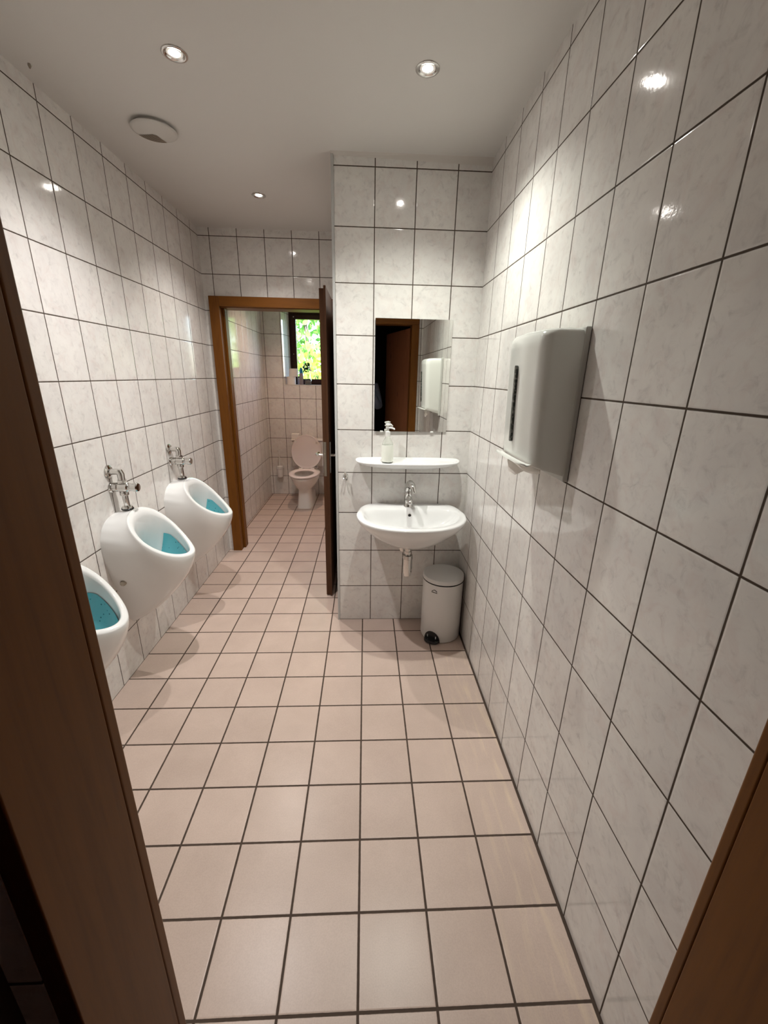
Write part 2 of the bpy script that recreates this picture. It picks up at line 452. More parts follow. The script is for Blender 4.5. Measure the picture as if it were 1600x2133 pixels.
# ------------------------------------------------------------------ garden outside
def leaf_mat(name, a, b):
    m = new_mat(name, a, .55, spec=.3); n = N(m)
    oi = n.noise(n.geo(), 9, 2)
    c = n.ramp(oi, [(.35, a), (.65, b)]); n.link(c, n.b.inputs['Base Color'])
    tr = n.node('ShaderNodeBsdfTranslucent'); n.link(c, tr.inputs[0])
    mx = n.node('ShaderNodeMixShader'); mx.inputs[0].default_value = .45
    out = n.t.nodes['Material Output']
    n.link(n.b.outputs[0], mx.inputs[1]); n.link(tr.outputs[0], mx.inputs[2]); n.link(mx.outputs[0], out.inputs[0])
    return m
M_leafA = leaf_mat('leaf_green', (.10, .30, .06), (.25, .48, .10))
M_leafB = leaf_mat('leaf_lime', (.34, .52, .07), (.55, .66, .12))
M_bark = new_mat('bark', (.10, .07, .05), .9)
def add_leaf(bm, c, s, mi=0):
    e = Euler((random.uniform(0, 6.3), random.uniform(0, 6.3), random.uniform(0, 6.3)))
    R = e.to_matrix()
    pts = [(-.5, 0, 0), (-.22, .27, .05), (.15, .3, .06), (.55, 0, 0), (.15, -.3, .06), (-.22, -.27, .05)]
    f = bm.faces.new([bm.verts.new(Vector(c) + R @ (Vector(p) * s)) for p in pts]); f.material_index = mi
slab('ground', new_mat('lawn', (.10, .22, .05), .9), -8, 8, YW + .45, 14, -.6, -.5)
def shrub(name, label, cx, cy, z0, z1, rx, ry, n, s, mat):
    t = empty(name, (cx, cy, -.5), label=label, cat='shrub')
    bm = bmesh.new()
    for k in range(7):
        a = random.uniform(0, 6.3); r = random.uniform(.2, .8)
        tube(bm, [(0, 0, 0), (r * rx * .4 * math.cos(a), r * ry * .4 * math.sin(a), (z1 + .5) * .45), (r * rx * math.cos(a), r * ry * math.sin(a), (z1 + .5) * .85)], [.03, .02, .008], 6)
    obj('stem', bm, M_bark, t, shade=60)
    bm = bmesh.new()
    for k in range(n):
        a = random.uniform(0, 6.3); u = random.uniform(0, 1); z = z0 + (z1 - z0) * u
        rr = math.sqrt(random.uniform(.25, 1)) * (1 - .35 * u * u)
        add_leaf(bm, (rr * rx * math.cos(a), rr * ry * math.sin(a), z + .5 + random.uniform(-.15, .15)), s * random.uniform(.6, 1.3))
    obj('foliage', bm, mat, t)
shrub('garden_hedge', 'dense green leafy hedge filling the window view behind the lime bush', -1.1, 8.0, -.3, 4.6, 2.2, .8, 9000, .14, M_leafA)
shrub('garden_bush', 'lime green bush with large leaves just outside the toilet window', -.95, 5.6, -.3, 1.9, .75, .45, 900, .13, M_leafB)

# ------------------------------------------------------------------ ceiling fittings
dl = 'ceiling downlights'
def downlight(x, y, label, col=LAMP_COL, power=LAMP_W):
    t = empty('downlight', (x, y, CH), label=label, cat='ceiling light', group=dl)
    bm = bmesh.new(); lathe(bm, [(.0202, .0002), (.024, .0006), (.028, -.0005), (.030, -.003), (.036, -.005), (.041, -.003), (.042, .0005)], 40, cap=False)
    obj('trim_ring', bm, M_chrome, t, shade=50)
    bm = bmesh.new(); lathe(bm, [(.0200, .0005), (.014, -.0010), (.001, -.0015)], 32, cap=False)
    obj('lens', bm, M_lens, t, shade=50)
    spot('downlight_beam', x, y, CH - .022, power, col)
downlight(*LAMPS[0], 'chrome-rimmed glowing ceiling downlight nearest the viewer on the left, in front of the round vent', LCOL[0], LAMP_W * 1.06)
downlight(*LAMPS[1], 'chrome-rimmed glowing ceiling downlight in front of the washbasin pier', LCOL[1], LAMP_W * .86)
downlight(*LAMPS[2], 'small glowing ceiling downlight farthest away, before the toilet doorway', LCOL[2], LAMP_W * .85)
downlight(-.66, 2.85, 'ceiling downlight inside the toilet room above the toilet, hidden by the door lintel', (1.0, .66, .49), 25.0)
t = empty('air_vent', (-.912, .612, CH), label='round white air vent disc on the ceiling beside the left wall', cat='vent')
bm = bmesh.new(); lathe(bm, [(.074, .002), (.074, -.008), (.086, -.010), (.092, -.013), (.091, -.016), (.080, -.019), (.045, -.0225), (.001, -.0235)], 56, cap=False)
obj('cover', bm, new_mat('vent_plastic', (.62, .595, .56), .4), t, shade=60)
bm = bmesh.new()
def domez(r): return -.0240 + (r / .091) ** 2 * .0060
for k in range(7):
    r0, r1 = .012 + k * .0105, .012 + k * .0105 + .0092
    a0, a1 = math.radians(78), math.radians(163)
    A_ = [(r0 * math.cos(a0 + (a1 - a0) * i / 14), r0 * math.sin(a0 + (a1 - a0) * i / 14), domez(r0) - .0012) for i in range(15)]
    B_ = [(r1 * math.cos(a0 + (a1 - a0) * i / 14), r1 * math.sin(a0 + (a1 - a0) * i / 14), domez(r1) - .0006) for i in range(15)]
    loft(bm, [A_, B_], closed=False)
obj('louvre', bm, new_mat('vent_louvre', (.26, .21, .16), .7), t)
obj('ceiling_screw', lathe(bmesh.new(), [(.004, 0), (.005, -.006), (.002, -.014)], 10, (-1.161, .252, CH)), M_steel, label='tiny dark screw stub in the ceiling above the left wall', cat='screw', shade=40)

# ------------------------------------------------------------------ washbasin (local y is out of the wall)
def sgnpow(v, p): return math.copysign(abs(v) ** p, v)
def dring(a, yc, bf, bb, z, n=80, ex=2.0, exb=3.2, tilt=0, pinch=0):
    out = []
    for i in range(n):
        t = 2 * PI * i / n; c, s = math.cos(t), math.sin(t)
        e = ex if s >= 0 else exb
        x = a * sgnpow(c, 2 / e); y = yc + (bf if s >= 0 else bb) * sgnpow(s, 2 / e)
        if s < 0: x *= 1 - pinch * ((yc - y) / bb) ** 1.3
        out.append((x, y, z + tilt * y))
    return out
def flip(rings): return [[(x, -y, z) for x, y, z in r] for r in rings]
sink = empty('washbasin', (.272, YA, 0), label='white ceramic wall-hung washbasin below the mirror', cat='washbasin')
ZR = .808
R = []
R += [dring(.035, .20, .035, .035, ZR - .182, exb=2),
      dring(.065, .20, .065, .075, ZR - .177, exb=2.2), dring(.120, .195, .125, .14, ZR - .162, exb=2.5, pinch=.05),
      dring(.180, .192, .178, .175, ZR - .135, exb=3.2, pinch=.10), dring(.234, .190, .222, .188, ZR - .098, exb=4.5, ex=2.1, pinch=.13),
      dring(.274, .190, .252, .19, ZR - .060, exb=5.5, ex=2.2, pinch=.14), dring(.298, .190, .272, .19, ZR - .030, exb=6, ex=2.25, pinch=.14),
      dring(.306, .190, .280, .19, ZR - .012, exb=6, ex=2.25, pinch=.14), dring(.308, .190, .283, .19, ZR - .002, exb=6, ex=2.25, pinch=.14),
      dring(.305, .190, .280, .19, ZR + .004, exb=6, ex=2.25, pinch=.14), dring(.296, .190, .271, .184, ZR + .0065, exb=6, ex=2.25, pinch=.14)]
# inside of the bowl (tap ledge stays at the back)
R += [dring(.272, .200, .222, .088, ZR + .005, exb=4, ex=2.25), dring(.265, .200, .215, .082, ZR - .001, exb=4, ex=2.25),
      dring(.256, .200, .206, .076, ZR - .020, exb=3.8, ex=2.2), dring(.234, .200, .184, .068, ZR - .050, exb=3.4, ex=2.1),
      dring(.194, .200, .150, .062, ZR - .082, exb=3), dring(.138, .202, .106, .057, ZR - .106, exb=2.5),
      dring(.070, .205, .052, .045, ZR - .118, exb=2.1), dring(.020, .205, .02, .02, ZR - .121, exb=2)]
bm = bmesh.new(); loft(bm, flip(R), True, True)
basin = obj('basin', bm, M_cer, sink, shade=80)
# raise ledge height slightly: back upstand
bm = bmesh.new()
lathe(bm, [(.0105, 0), (.0105, .002), (.0085, .0025), (.008, .001)], 24, axis='Y')
oh = obj('overflow_ring', bm, M_steel, sink, shade=50); oh.location = (0, -.127, ZR - .030); oh.rotation_euler = (math.radians(0), 0, 0)
bm = lathe(bmesh.new(), [(.0085, 0), (.001, .0005)], 20, axis='Y')
oh = obj('overflow_hole', bm, M_dark, sink); oh.location = (0, -.1285, ZR - .030)
bm = lathe(bmesh.new(), [(.024, .000), (.024, .003), (.018, .002), (.016, -.002)], 28)
o = obj('drain', bm, M_chrome, sink, shade=50); o.location = (0, -.205, ZR - .1205)
# mixer tap: its own thing, standing on the basin ledge
tap = empty('mixer_tap', (.268, YA - .062, ZR + .0055), label='chrome single-lever mixer tap on the washbasin ledge', cat='tap')
bm = bmesh.new(); lathe(bm, [(.026, 0), (.026, .004), (.0235, .008), (.0215, .03), (.021, .062), (.022, .080), (.021, .090)], 32)
obj('tap_body', bm, M_chrome, tap, shade=50)
bm = bmesh.new()
tube(bm, [(0, -.005, .040), (0, -.040, .058), (0, -.075, .064), (0, -.102, .058), (0, -.110, .046)], [.017, .0175, .016, .015, .013], 18)
obj('spout', bm, M_chrome, tap, shade=50)
bm = bmesh.new()
tube(bm, [(-.001, .012, .086), (-.001, .004, .108), (.001, -.012, .132), (.005, -.034, .144), (.012, -.060, .142), (.019, -.084, .126), (.024, -.096, .108)],
     [.022, .0255, .0255, .023, .019, .013, .007], 18)
o = obj('lever', bm, M_chrome, tap, shade=50); o.scale = (1.0, 1, 1)
# bottle trap below
trap = empty('bottle_trap', (.264, YA - .19, 0), label='chrome bottle trap hanging under the washbasin', cat='drain trap')
bm = bmesh.new(); lathe(bm, [(.026, ZR - .178), (.026, ZR - .196), (.019, ZR - .199), (.019, ZR - .225), (.023, ZR - .227), (.023, ZR - .240), (.016, ZR - .242), (.016, .545)], 28)
obj('tailpiece', bm, M_chrome, trap, shade=40)
bm = bmesh.new(); lathe(bm, [(.020, .558), (.029, .556), (.030, .535), (.027, .532), (.028, .48), (.0275, .445), (.024, .435), (.022, .425), (.012, .418)], 28)
obj('cup', bm, M_chrome, trap, shade=40)
bm = bmesh.new(); tube(bm, [(0, .01, .520), (0, .06, .520), (0, .188, .520)], .016, 18)
lathe(bm, [(.034, .186), (.034, .182), (.018, .176)], 28, (0, 0, .520), 'Y')
obj('waste_pipe', bm, M_chrome, trap, shade=40)
bm = bmesh.new()
tube(bm, [(-.028, .060, ZR - .215), (-.030, .10, ZR - .213), (-.030, .189, ZR - .213)], .010, 14)
lathe(bm, [(.024, .189), (.024, .184), (.012, .178)], 24, (-.03, 0, ZR - .213), 'Y')
lathe(bm, [(.014, -.02), (.016, -.016), (.016, .016), (.014, .02)], 18, (-.028, .055, ZR - .213))
obj('angle_valve', bm, M_chrome, trap, shade=40)

# ------------------------------------------------------------------ shelf, bottle, mirror, hook
sh = empty('ceramic_shelf', (.258, YA, 1.086), label='long white ceramic shelf under the mirror', cat='shelf')
tl_ = dict(tilt=-.12, pinch=.05)
R = [dring(.12, .03, .045, .03, -.036, ex=2.6, exb=6, **tl_), dring(.215, .03, .072, .03, -.027, ex=2.8, exb=6, **tl_), dring(.280, .03, .088, .03, -.012, ex=3.0, exb=5, **tl_), dring(.298, .03, .096, .03, -.003, ex=3, exb=5, **tl_),
     dring(.303, .03, .100, .03, .004, ex=3, exb=5, **tl_), dring(.301, .03, .098, .0295, .0085, ex=3, exb=5, **tl_), dring(.295, .03, .093, .0285, .010, ex=3, exb=5, **tl_),
     dring(.286, .03, .085, .020, .008, ex=3, exb=5, **tl_), dring(.279, .03, .079, .015, .003, ex=3, exb=5, **tl_), dring(.15, .03, .04, .012, .0025, ex=3, exb=5, **tl_), dring(.02, .03, .01, .006, .0025, ex=3, exb=4, **tl_)]
bm = bmesh.new(); loft(bm, flip(R), True, True); obj('shelf_board', bm, M_cer, sh, shade=70)
sb = empty('soap_bottle', (.138, YA - .066, 1.0822), label='clear pump bottle of milky liquid soap standing on the white shelf', cat='soap bottle')
bm = bmesh.new(); lathe(bm, [(.010, .0), (.030, .0), (.0335, .004), (.0335, .093), (.031, .108), (.023, .124), (.016, .134), (.0125, .139), (.0125, .150), (.0115, .150), (.0115, .139), (.015, .133), (.022, .123), (.0300, .107), (.0325, .093), (.0325, .005), (.029, .0015), (.008, .0015)], 40, cap=False)
obj('bottle_body', bm, M_glass, sb, shade=40)
bm = bmesh.new(); lathe(bm, [(.001, .0012), (.029, .0012), (.0334, .0035), (.0338, .006), (.0338, .092), (.0330, .097), (.001, .0975)], 40)
obj('soap', bm, M_soap, sb, shade=40)
bm = bmesh.new(); lathe(bm, [(.0145, .146), (.0148, .170), (.012, .172), (.0055, .173), (.005, .187), (.012, .189), (.013, .194), (.005, .196), (.0045, .202), (.010, .203), (.014, .208), (.013, .213), (.004, .215)], 28)
tube(bm, [(.0, 0, .191), (.016, -.008, .193), (.032, -.016, .189), (.036, -.018, .184)], [.006, .0055, .005, .004], 10)
tube(bm, [(-.004, 0, .209), (.010, -.006, .211), (.020, -.010, .209)], [.006, .006, .004], 10)
obj('pump', bm, M_plast, sb, shade=40)
mr = empty('wall_mirror', (.269, YA - .0065, 1.5435), rz=.0098, label='frameless rectangular mirror on the tiled pier above the shelf', cat='mirror')
bm = Box(-.207, .207, -.0025, .0025, -.2965, .2965)
for f in bm.faces:
    f.material_index = 0 if f.calc_center_median().y < -.002 else 1
obj('mirror_glass', bm, [M_mirror, new_mat('mirror_edge', (.22, .26, .24), .3)], mr)
for x in (-.165, .125):
    obj('clip', Box(x - .009, x + .009, -.0055, .004, -.302, -.293), M_plast, mr, bevel=.002)
hk = empty('robe_hook', (-.104, YA, .985), label='small chrome hook screwed to the pier left of the washbasin', cat='hook')
bm = bmesh.new(); lathe(bm, [(.014, 0), (.014, -.004), (.010, -.008), (.004, -.010)], 24, axis='Y'); obj('rosette', bm, M_chrome, hk, shade=40)
bm = bmesh.new()
tube(bm, [(0, -.004, .004), (0, -.022, .004), (0, -.030, .012), (0, -.032, .022)], [.006, .005, .005, .007], 12)
tube(bm, [(-.003, -.006, -.002), (-.008, -.02, -.012), (-.008, -.028, -.022), (-.006, -.034, -.018)], [.005, .005, .005, .005], 10)
tube(bm, [(.003, -.006, -.002), (.008, -.02, -.012), (.008, -.028, -.022), (.006, -.034, -.018)], [.005, .005, .005, .005], 10)
obj('prong', bm, M_chrome, hk, shade=40)

# ------------------------------------------------------------------ towel dispenser on the right wall (local: x out of wall, y along wall, z up)
dp = empty('towel_dispenser', (XR, -.310, 1.262), label='white plastic paper towel dispenser mounted on the right tiled wall', cat='towel dispenser')
def dispring(z, hw, d, inset=0, n=15):
    """open at wall; returns list of points in -x direction"""
    pts = []
    hw -= inset; dd = d - inset
    r = .034
    pts.append((-.016, -hw))
    pts.append((-.05, -hw))
    for i in range(n):
        a = (i / (n - 1)) * PI / 2 * .93
        pts.append((-(dd - r - .010) - r * math.sin(a), -hw + r * (1 - math.cos(a))))
    y0 = pts[-1][1]; x0 = pts[-1][0]
    m = 12
    for i in range(1, m):
        t = i / m; y = y0 + (-y0 * 2) * t
        pts.append((x0 - .010 * math.sin(PI * t), y))
    for p in pts[:n + 2][::-1]: pts.append((p[0], -p[1]))
    return [(x, y, z) for x, y in pts]
HB = .424
rings = []
for z, ins, dd in ((.0, .004, .128), (.004, .001, .131), (.03, 0, .132), (.2, 0, .138), (HB - .05, 0, .142), (HB - .022, .001, .142), (HB - .010, .005, .138), (HB - .003, .014, .128), (HB, .030, .105)):
    rings.append(dispring(z, .139, dd, ins))
for k_, f_ in ((0, 1.0), (1, 1.0), (2, .85), (3, .25)):
    rings[k_] = [(x, y, z + .010 + f_ * .27 * (-x - .015)) for x, y, z in rings[k_]]
bm = bmesh.new(); vs = loft(bm, rings, closed=False)
bm.faces.new(vs[-1]); bm.faces.new(vs[0][::-1])
bm.faces.new([v[0] for v in vs] + [v[-1] for v in vs][::-1])
cover = obj('cover', bm, M_disp, dp, shade=50)
obj('backplate', Box(-.0175, -.0005, -.1415, .1415, -.006, HB + .002), M_dispb, dp, bevel=.004)
# level slot with dark window
bm = bmesh.new()
sl = []
for k in range(9):
    a = PI * k / 8; sl.append((.0062 * math.cos(a), .098 + .0062 * math.sin(a)))
for k in range(9):
    a = PI + PI * k / 8; sl.append((.0062 * math.cos(a), -.122 + .0062 * math.sin(a)))
n_ = len(sl)
xf = lambda z: -(.1412 + (z - .2) * .03)
a_ = [bm.verts.new((xf(.222 + z) - .0035, .004 + y, .222 + z)) for y, z in sl]
b_ = [bm.verts.new((xf(.222 + z) + .004, .004 + y, .222 + z)) for y, z in sl]
bm.faces.new(a_)
for i in range(n_): bm.faces.new((a_[i], a_[(i + 1) % n_], b_[(i + 1) % n_], b_[i]))
M_slot = new_mat('slot_window', (.03, .035, .03), .15); _nn = N(M_slot); _p = _nn.geo()
_nn.link(_nn.ramp(_nn.noise(_p, 90, 3), [(.50, (.02, .025, .02)), (.60, (.16, .16, .14))]), _nn.b.inputs['Base Color'])
obj('level_slot', bm, M_slot, cover)
# curled front lip and grey opening
bm = bmesh.new()
rows = []
for i in range(17):
    t = i / 16; y = -.128 + .256 * t
    bow = math.sin(PI * t)
    zc = .040 + .004 * bow
    rows.append([(-.112 - .022 * bow ** .4, y, zc + .003), (-.126 - .022 * bow ** .4, y, zc - .004), (-.136 - .022 * bow ** .4, y, zc + .001), (-.136 - .020 * bow ** .4, y, zc + .0045), (-.126 - .021 * bow ** .4, y, zc)])
loft(bm, rows, True, True)
obj('lip', bm, M_disp, dp, shade=60)
# paper towel sticking out: a thing of its own held by the dispenser
bm = bmesh.new()
th = .0012
TOP = [(XR - .082, -.425, 1.2900), (XR - .084, -.380, 1.2900), (XR - .088, -.330, 1.2905), (XR - .094, -.285, 1.2915), (XR - .098, -.245, 1.2920), (XR - .096, -.215, 1.2920)]
BOT = [(XR - .084, -.440, 1.2780), (XR - .089, -.385, 1.2660), (XR - .094, -.335, 1.2630), (XR - .104, -.292, 1.2400), (XR - .108, -.235, 1.2400), (XR - .098, -.205, 1.2640)]
rings = []
for t in (0, .35, .7, 1):
    row = [Vector(a).lerp(Vector(b), t) + Vector((-.010 * math.sin(t * PI) * (i % 2), 0, 0)) for i, (a, b) in enumerate(zip(TOP, BOT))]
    rings.append(row + [p + Vector((th, 0, 0)) for p in row[::-1]])
loft(bm, rings, True, True)
obj('paper_towel', bm, M_paper, label='crumpled corner of white paper towel hanging from the dispenser', cat='paper towel', shade=60)

# ------------------------------------------------------------------ pedal bin
bn = empty('pedal_bin', (.492, .600, 0), label='white round pedal bin in the corner below the washbasin', cat='bin')
bm = bmesh.new(); lathe(bm, [(.108, .0), (.119, .004), (.1215, .010), (.1215, .386), (.119, .388)], 72)
body = obj('bin_body', bm, M_binw, bn, shade=40)
bm = bmesh.new(); lathe(bm, [(.118, .386), (.1235, .387), (.1235, .393), (.118, .394)], 72); obj('black_rim', bm, M_black, bn, shade=40)
bm = bmesh.new(); lathe(bm, [(.120, .3935), (.1235, .395), (.1235, .414), (.1215, .418), (.119, .4195), (.116, .4185), (.112, .4180), (.06, .4215), (.001, .4225)], 72)
obj('lid', bm, M_binw, bn, shade=30)
fa = math.atan2(-.115, -.078)
def bindisc(bm, r0, r1, ang0, ang1, z0f, z1f, n=24):
    inn, out = [], []
bm = bmesh.new()
ring_b, ring_t = [], []
pts = []
for i in range(17):
    a = PI * i / 16
    u = .052 * math.cos(a); v = .070 * math.sin(a)
    pts.append((u, v + .004))
F = [(.0)]
def onbin(u, v, r): return (r * math.cos(fa + u / .1215), r * math.sin(fa + u / .1215), v)
rr = []
for u, v in pts:
    v = max(v, .006)
    rr.append([onbin(u, .004, .1205), onbin(u, .004, .1255), onbin(u, v, .1255), onbin(u, v, .1205)])
loft(bm, rr, True, True)
obj('pedal_housing', bm, M_black, bn)
bm = bmesh.new()
ring = [(.118, 0)]
top = []
for i in range(21):
    a = -PI / 2 + PI * i / 20
    top.append((.120 + .034 * math.cos(a), .048 * math.sin(a)))
def rotp(x, y, z): return (x * math.cos(fa) - y * math.sin(fa), x * math.sin(fa) + y * math.cos(fa), z)
r1 = [rotp(x, y, .006) for x, y in top]; r2 = [rotp(x, y, .020) for x, y in top]
r3 = [rotp(.120 + (x - .120) * .92, y * .95, .024) for x, y in top]
loft(bm, [r1, r2, r3], True, True)
pd = obj('pedal', bm, M_black, bn, shade=50)
M_clip = new_mat('pale_clip', (.6, .6, .6), .4)
for u in (-.026, .026):
    bm = bmesh.new()
    q = [onbin(u - .0025, .030, .1275), onbin(u + .0025, .030, .1275), onbin(u + .0025, .046, .1275), onbin(u - .0025, .046, .1275)]
    q2 = [onbin(u - .0025, .030, .1245), onbin(u + .0025, .030, .1245), onbin(u + .0025, .046, .1245), onbin(u - .0025, .046, .1245)]
    loft(bm, [q, q2], True, True)
    obj('pedal_clip', bm, M_clip, pd)
# small dark emblem: a pitched roof over a bar of lettering
bm = bmesh.new()
def strip(bm, p, q, w_, r=.1222):
    (u0, v0), (u1, v1) = p, q
    d = Vector((u1 - u0, v1 - v0)).normalized(); n2 = Vector((-d.y, d.x)) * w_ / 2
    f = bm.faces.new([bm.verts.new(onbin(u, v, r)) for u, v in ((u0 - n2.x, v0 - n2.y), (u1 - n2.x, v1 - n2.y), (u1 + n2.x, v1 + n2.y), (u0 + n2.x, v0 + n2.y))])
for p, q, w_ in (((-.017, .3460), (-.002, .3570), .0034), ((-.002, .3570), (.006, .3550), .0042), ((.006, .3550), (.016, .3465), .0048)): strip(bm, p, q, w_)
x = -.019
for wd in (.0045, .0036, .0040, .0034, .0042):
    strip(bm, (x, .3405), (x + wd, .3405), .0062); strip(bm, (x + wd, .3390), (x + wd + .0036, .3390), .0024); x += wd + .0036
obj('emblem', bm, M_black, body)

# ------------------------------------------------------------------ urinals (local: x out of the wall, y along wall, z up; origin at floor on wall)
URY = [.362, 1.000, -.276]
def urinal_ring_rim(inset=0, dz=0, n=72):
    """egg outline on the sloping, slightly hollow rim"""
    out = []
    for i in range(n):
        t = 2 * PI * i / n; c, s = math.cos(t), math.sin(t)     # t = 0 is the lip
        hw = .160 - inset
        if c >= 0: x = .190 + (.162 - inset * 1.05) * c ** .92; h = hw * s * (1 - .28 * c ** 1.2)
        else: x = .190 + (.105 - inset * .95) * sgnpow(c, .88); h = hw * sgnpow(s, .88)
        z = .655 + .230 * (max(0, .355 - x) / .265) ** 1.5
        out.append((x, h, z + dz))
    return out
WT = [(.262, 0), (.268, .030), (.30, .052), (.36, .072), (.44, .094), (.54, .124), (.62, .148), (.685, .161), (.744, .165), (.79, .160), (.834, .136), (.860, .105), (.874, .065), (.879, 0)]
def wallh(z):
    for (a, b), (c, d) in zip(WT, WT[1:]):
        if z <= c: return b + (d - b) * (z - a) / (c - a)
    return 0
def urinal_wall(n=72):
    out = []
    for i in range(n):
        t = 2 * PI * i / n; c, s = math.cos(t), math.sin(t)
        z = .744 - .482 * c ** .9 if c >= 0 else .744 + .135 * (-c) ** .8
        z = min(max(z, .262), .879)
        out.append((.0, math.copysign(wallh(z), s) if abs(s) > 1e-6 else 0, z))
    return out
rim = urinal_ring_rim(); wl = urinal_wall(); NR = 72
rings = []
NB = 16
for k in range(NB + 1):
    t = k / NB; rr = []
    for i, (p, q) in enumerate(zip(wl, rim)):
        th_ = 2 * PI * i / NR; fr = max(0, math.cos(th_)); bk = max(0, -math.cos(th_)); sd = abs(math.sin(th_))
        P0 = Vector(p); P3 = Vector(q)
        P1 = P0 + Vector((.14 * fr + .075 * sd * sd + .02 * bk, 0, .06 * fr - .01 * sd + .006 * bk))
        P2 = P3 + Vector((-.006 * fr - .035 * bk, math.copysign(.004, q[1]) * sd, -.125 * fr - .060 * sd * (1 - bk) - .006 * bk))
        a = 1 - t
        rr.append(P0 * a**3 + P1 * 3 * a * a * t + P2 * 3 * a * t * t + P3 * t**3)
    rings.append(rr)
rings.append(urinal_ring_rim(inset=.002, dz=.004))
rings.append(urinal_ring_rim(inset=.008, dz=.0065))
rings.append(urinal_ring_rim(inset=.019, dz=.0062))
rings.append(urinal_ring_rim(inset=.025, dz=.001))
inner0 = urinal_ring_rim(inset=.028, dz=-.010)
rings.append(inner0)
NI = 9
bowl = []
for k in range(1, NI + 1):
    t = k / NI; rr = []
    for i, p in enumerate(inner0):
        an = 2 * PI * i / NR
        tgt = Vector((.150 + .055 * math.cos(an), .045 * math.sin(an), .525))
        P0 = Vector(p); P1 = P0 + Vector((0, 0, -.06 - .12 * max(0, -math.cos(an)))); P2 = tgt + Vector((.08 * math.cos(an), .07 * math.sin(an), .01))
        a = 1 - t
        rr.append(P0 * a**3 + P1 * 3 * a * a * t + P2 * 3 * a * t * t + tgt * t**3)
    bowl.append(rr)
rings += bowl
bm = bmesh.new(); loft(bm, rings, True, True)
ur = empty('urinal', (XL, URY[0], 0), label='white ceramic wall urinal in the middle of the row', cat='urinal', group='urinals on the left wall')
obj('urinal_bowl', bm, M_cer, ur, shade=75)
def screen_mesh():
    bm = bmesh.new(); rr = []
    for r in bowl[1:]:
        rr.append([Vector((x + (.150 - x) * .025, y * .975, z + .003)) for x, y, z in r])
    # front and sides of the lower bowl, open at the back
    sub = [[r[i] for i in list(range(-22, 23))] for r in rr]
    loft(bm, sub, closed=False)
    bm.verts.ensure_lookup_table()
    c = [bm.verts.new(v) for v in rr[-1]]; bm.faces.new(c)
    return bm
M_scr = new_mat('blue_screen_mat', (.10, .52, .58), .18, coat=.5); _nn = N(M_scr)
_v = _nn.node('ShaderNodeTexVoronoi'); _v.inputs['Scale'].default_value = 55; _nn.link(_nn.geo(), _v.inputs['Vector'])
_nn.link(_nn.mix(_nn.ramp(_v.outputs['Distance'], [(.12, 1.), (.22, 0.)]), (.13, .46, .52), (.03, .16, .19)), _nn.b.inputs['Base Color'])
obj('blue_screen', screen_mesh(), M_scr, ur, shade=75)
for sy in (-1, 1):
    bm = bmesh.new(); lathe(bm, [(.014, -.016), (.014, .004), (.011, .009), (.003, .011)], 20, axis='Y')
    o = obj('bolt_cap', bm, M_steel, ur, shade=40); o.location = (.048, sy * .130, .552); o.rotation_euler = (0, 0, 0 if sy > 0 else PI)
bm = bmesh.new()
for k in range(4): box(bm, .0955 + .0, .0985, -.016 + k * .008, -.0105 + k * .008, .8855, .8862)
em = obj('maker_mark', bm, new_mat('grey_print', (.35, .35, .36), .4), ur); em.location = (.004, .0, .0055)
# flush valve: pipework above each urinal, a thing of its own
vl = empty('flush_valve', (XL, URY[0] - .006, 0), label='chrome push-button flush valve above the middle urinal', cat='flush valve', group='flush valves on the left wall')
bm = bmesh.new(); lathe(bm, [(.032, .0), (.032, .004), (.026, .010), (.015, .012)], 28, (0, 0, 1.085), 'X')
lathe(bm, [(.028, .0), (.028, .005), (.023, .012), (.015, .014)], 28, (0, .002, 1.005), 'X')
obj('rosette', bm, M_chrome, vl, shade=40)
bm = bmesh.new()
tube(bm, [(.008, 0, 1.085), (.045, 0, 1.085), (.054, 0, 1.083), (.058, 0, 1.074), (.058, 0, 1.035)], [.015, .015, .017, .016, .015], 16)
lathe(bm, [(.022, 1.030), (.022, 1.046), (.016, 1.048)], 6, (.058, 0, 0))
obj('supply_elbow', bm, M_chrome, vl, shade=40)
bm = bmesh.new()
lathe(bm, [(.015, .006), (.021, .012), (.0235, .020), (.0235, .034), (.020, .038), (.024, .042), (.024, .082), (.021, .086), (.019, .090), (.019, .104)], 24, (0, 0, 1.008), 'X')
obj('valve_body', bm, M_chrome, vl, shade=35)
bm = bmesh.new(); lathe(bm, [(.015, .098), (.0195, .102), (.022, .126), (.019, .131), (.004, .132)], 24, (0, 0, 1.008), 'X')
obj('push_button', bm, M_chrome, vl, shade=35)
bm = bmesh.new()
tube(bm, [(.060, 0, 1.000), (.060, 0, .955), (.060, .002, .940), (.059, .006, .922), (.057, .010, .910), (.056, .010, .903), (.056, .010, .899)], [.0145, .014, .0135, .0135, .0135, .0135, .0135], 16)
lathe(bm, [(.018, .968), (.020, .972), (.020, .984), (.016, .990)], 20, (.060, 0, 0))
obj('flush_pipe', bm, M_chrome, vl, shade=40)
bm = bmesh.new(); lathe(bm, [(.014, .0135), (.024, .012), (.026, .006), (.026, .0), (.020, -.002)], 28, (0, 0, 0))
fo = obj('pipe_collar', bm, M_chrome, vl, shade=40); fo.location = (.056, .010, .8960)
bm = bmesh.new(); lathe(bm, [(.0262, .004), (.028, .002), (.028, -.002), (.026, -.0042)], 28)
fo = obj('rubber_seal', bm, M_black, vl, shade=40); fo.location = (.056, .010, .8960)
def copy_tree(o, loc, label):
    c = o.copy(); COL.objects.link(c); c.location = loc; c['label'] = label
    for ch in list(o.children):
        k = ch.copy(); COL.objects.link(k); k.parent = c
        for g in list(ch.children):
            h = g.copy(); COL.objects.link(h); h.parent = k
    return c
copy_tree(ur, (XL, URY[1], 0), 'white ceramic wall urinal beside the toilet door frame, farthest of the row')
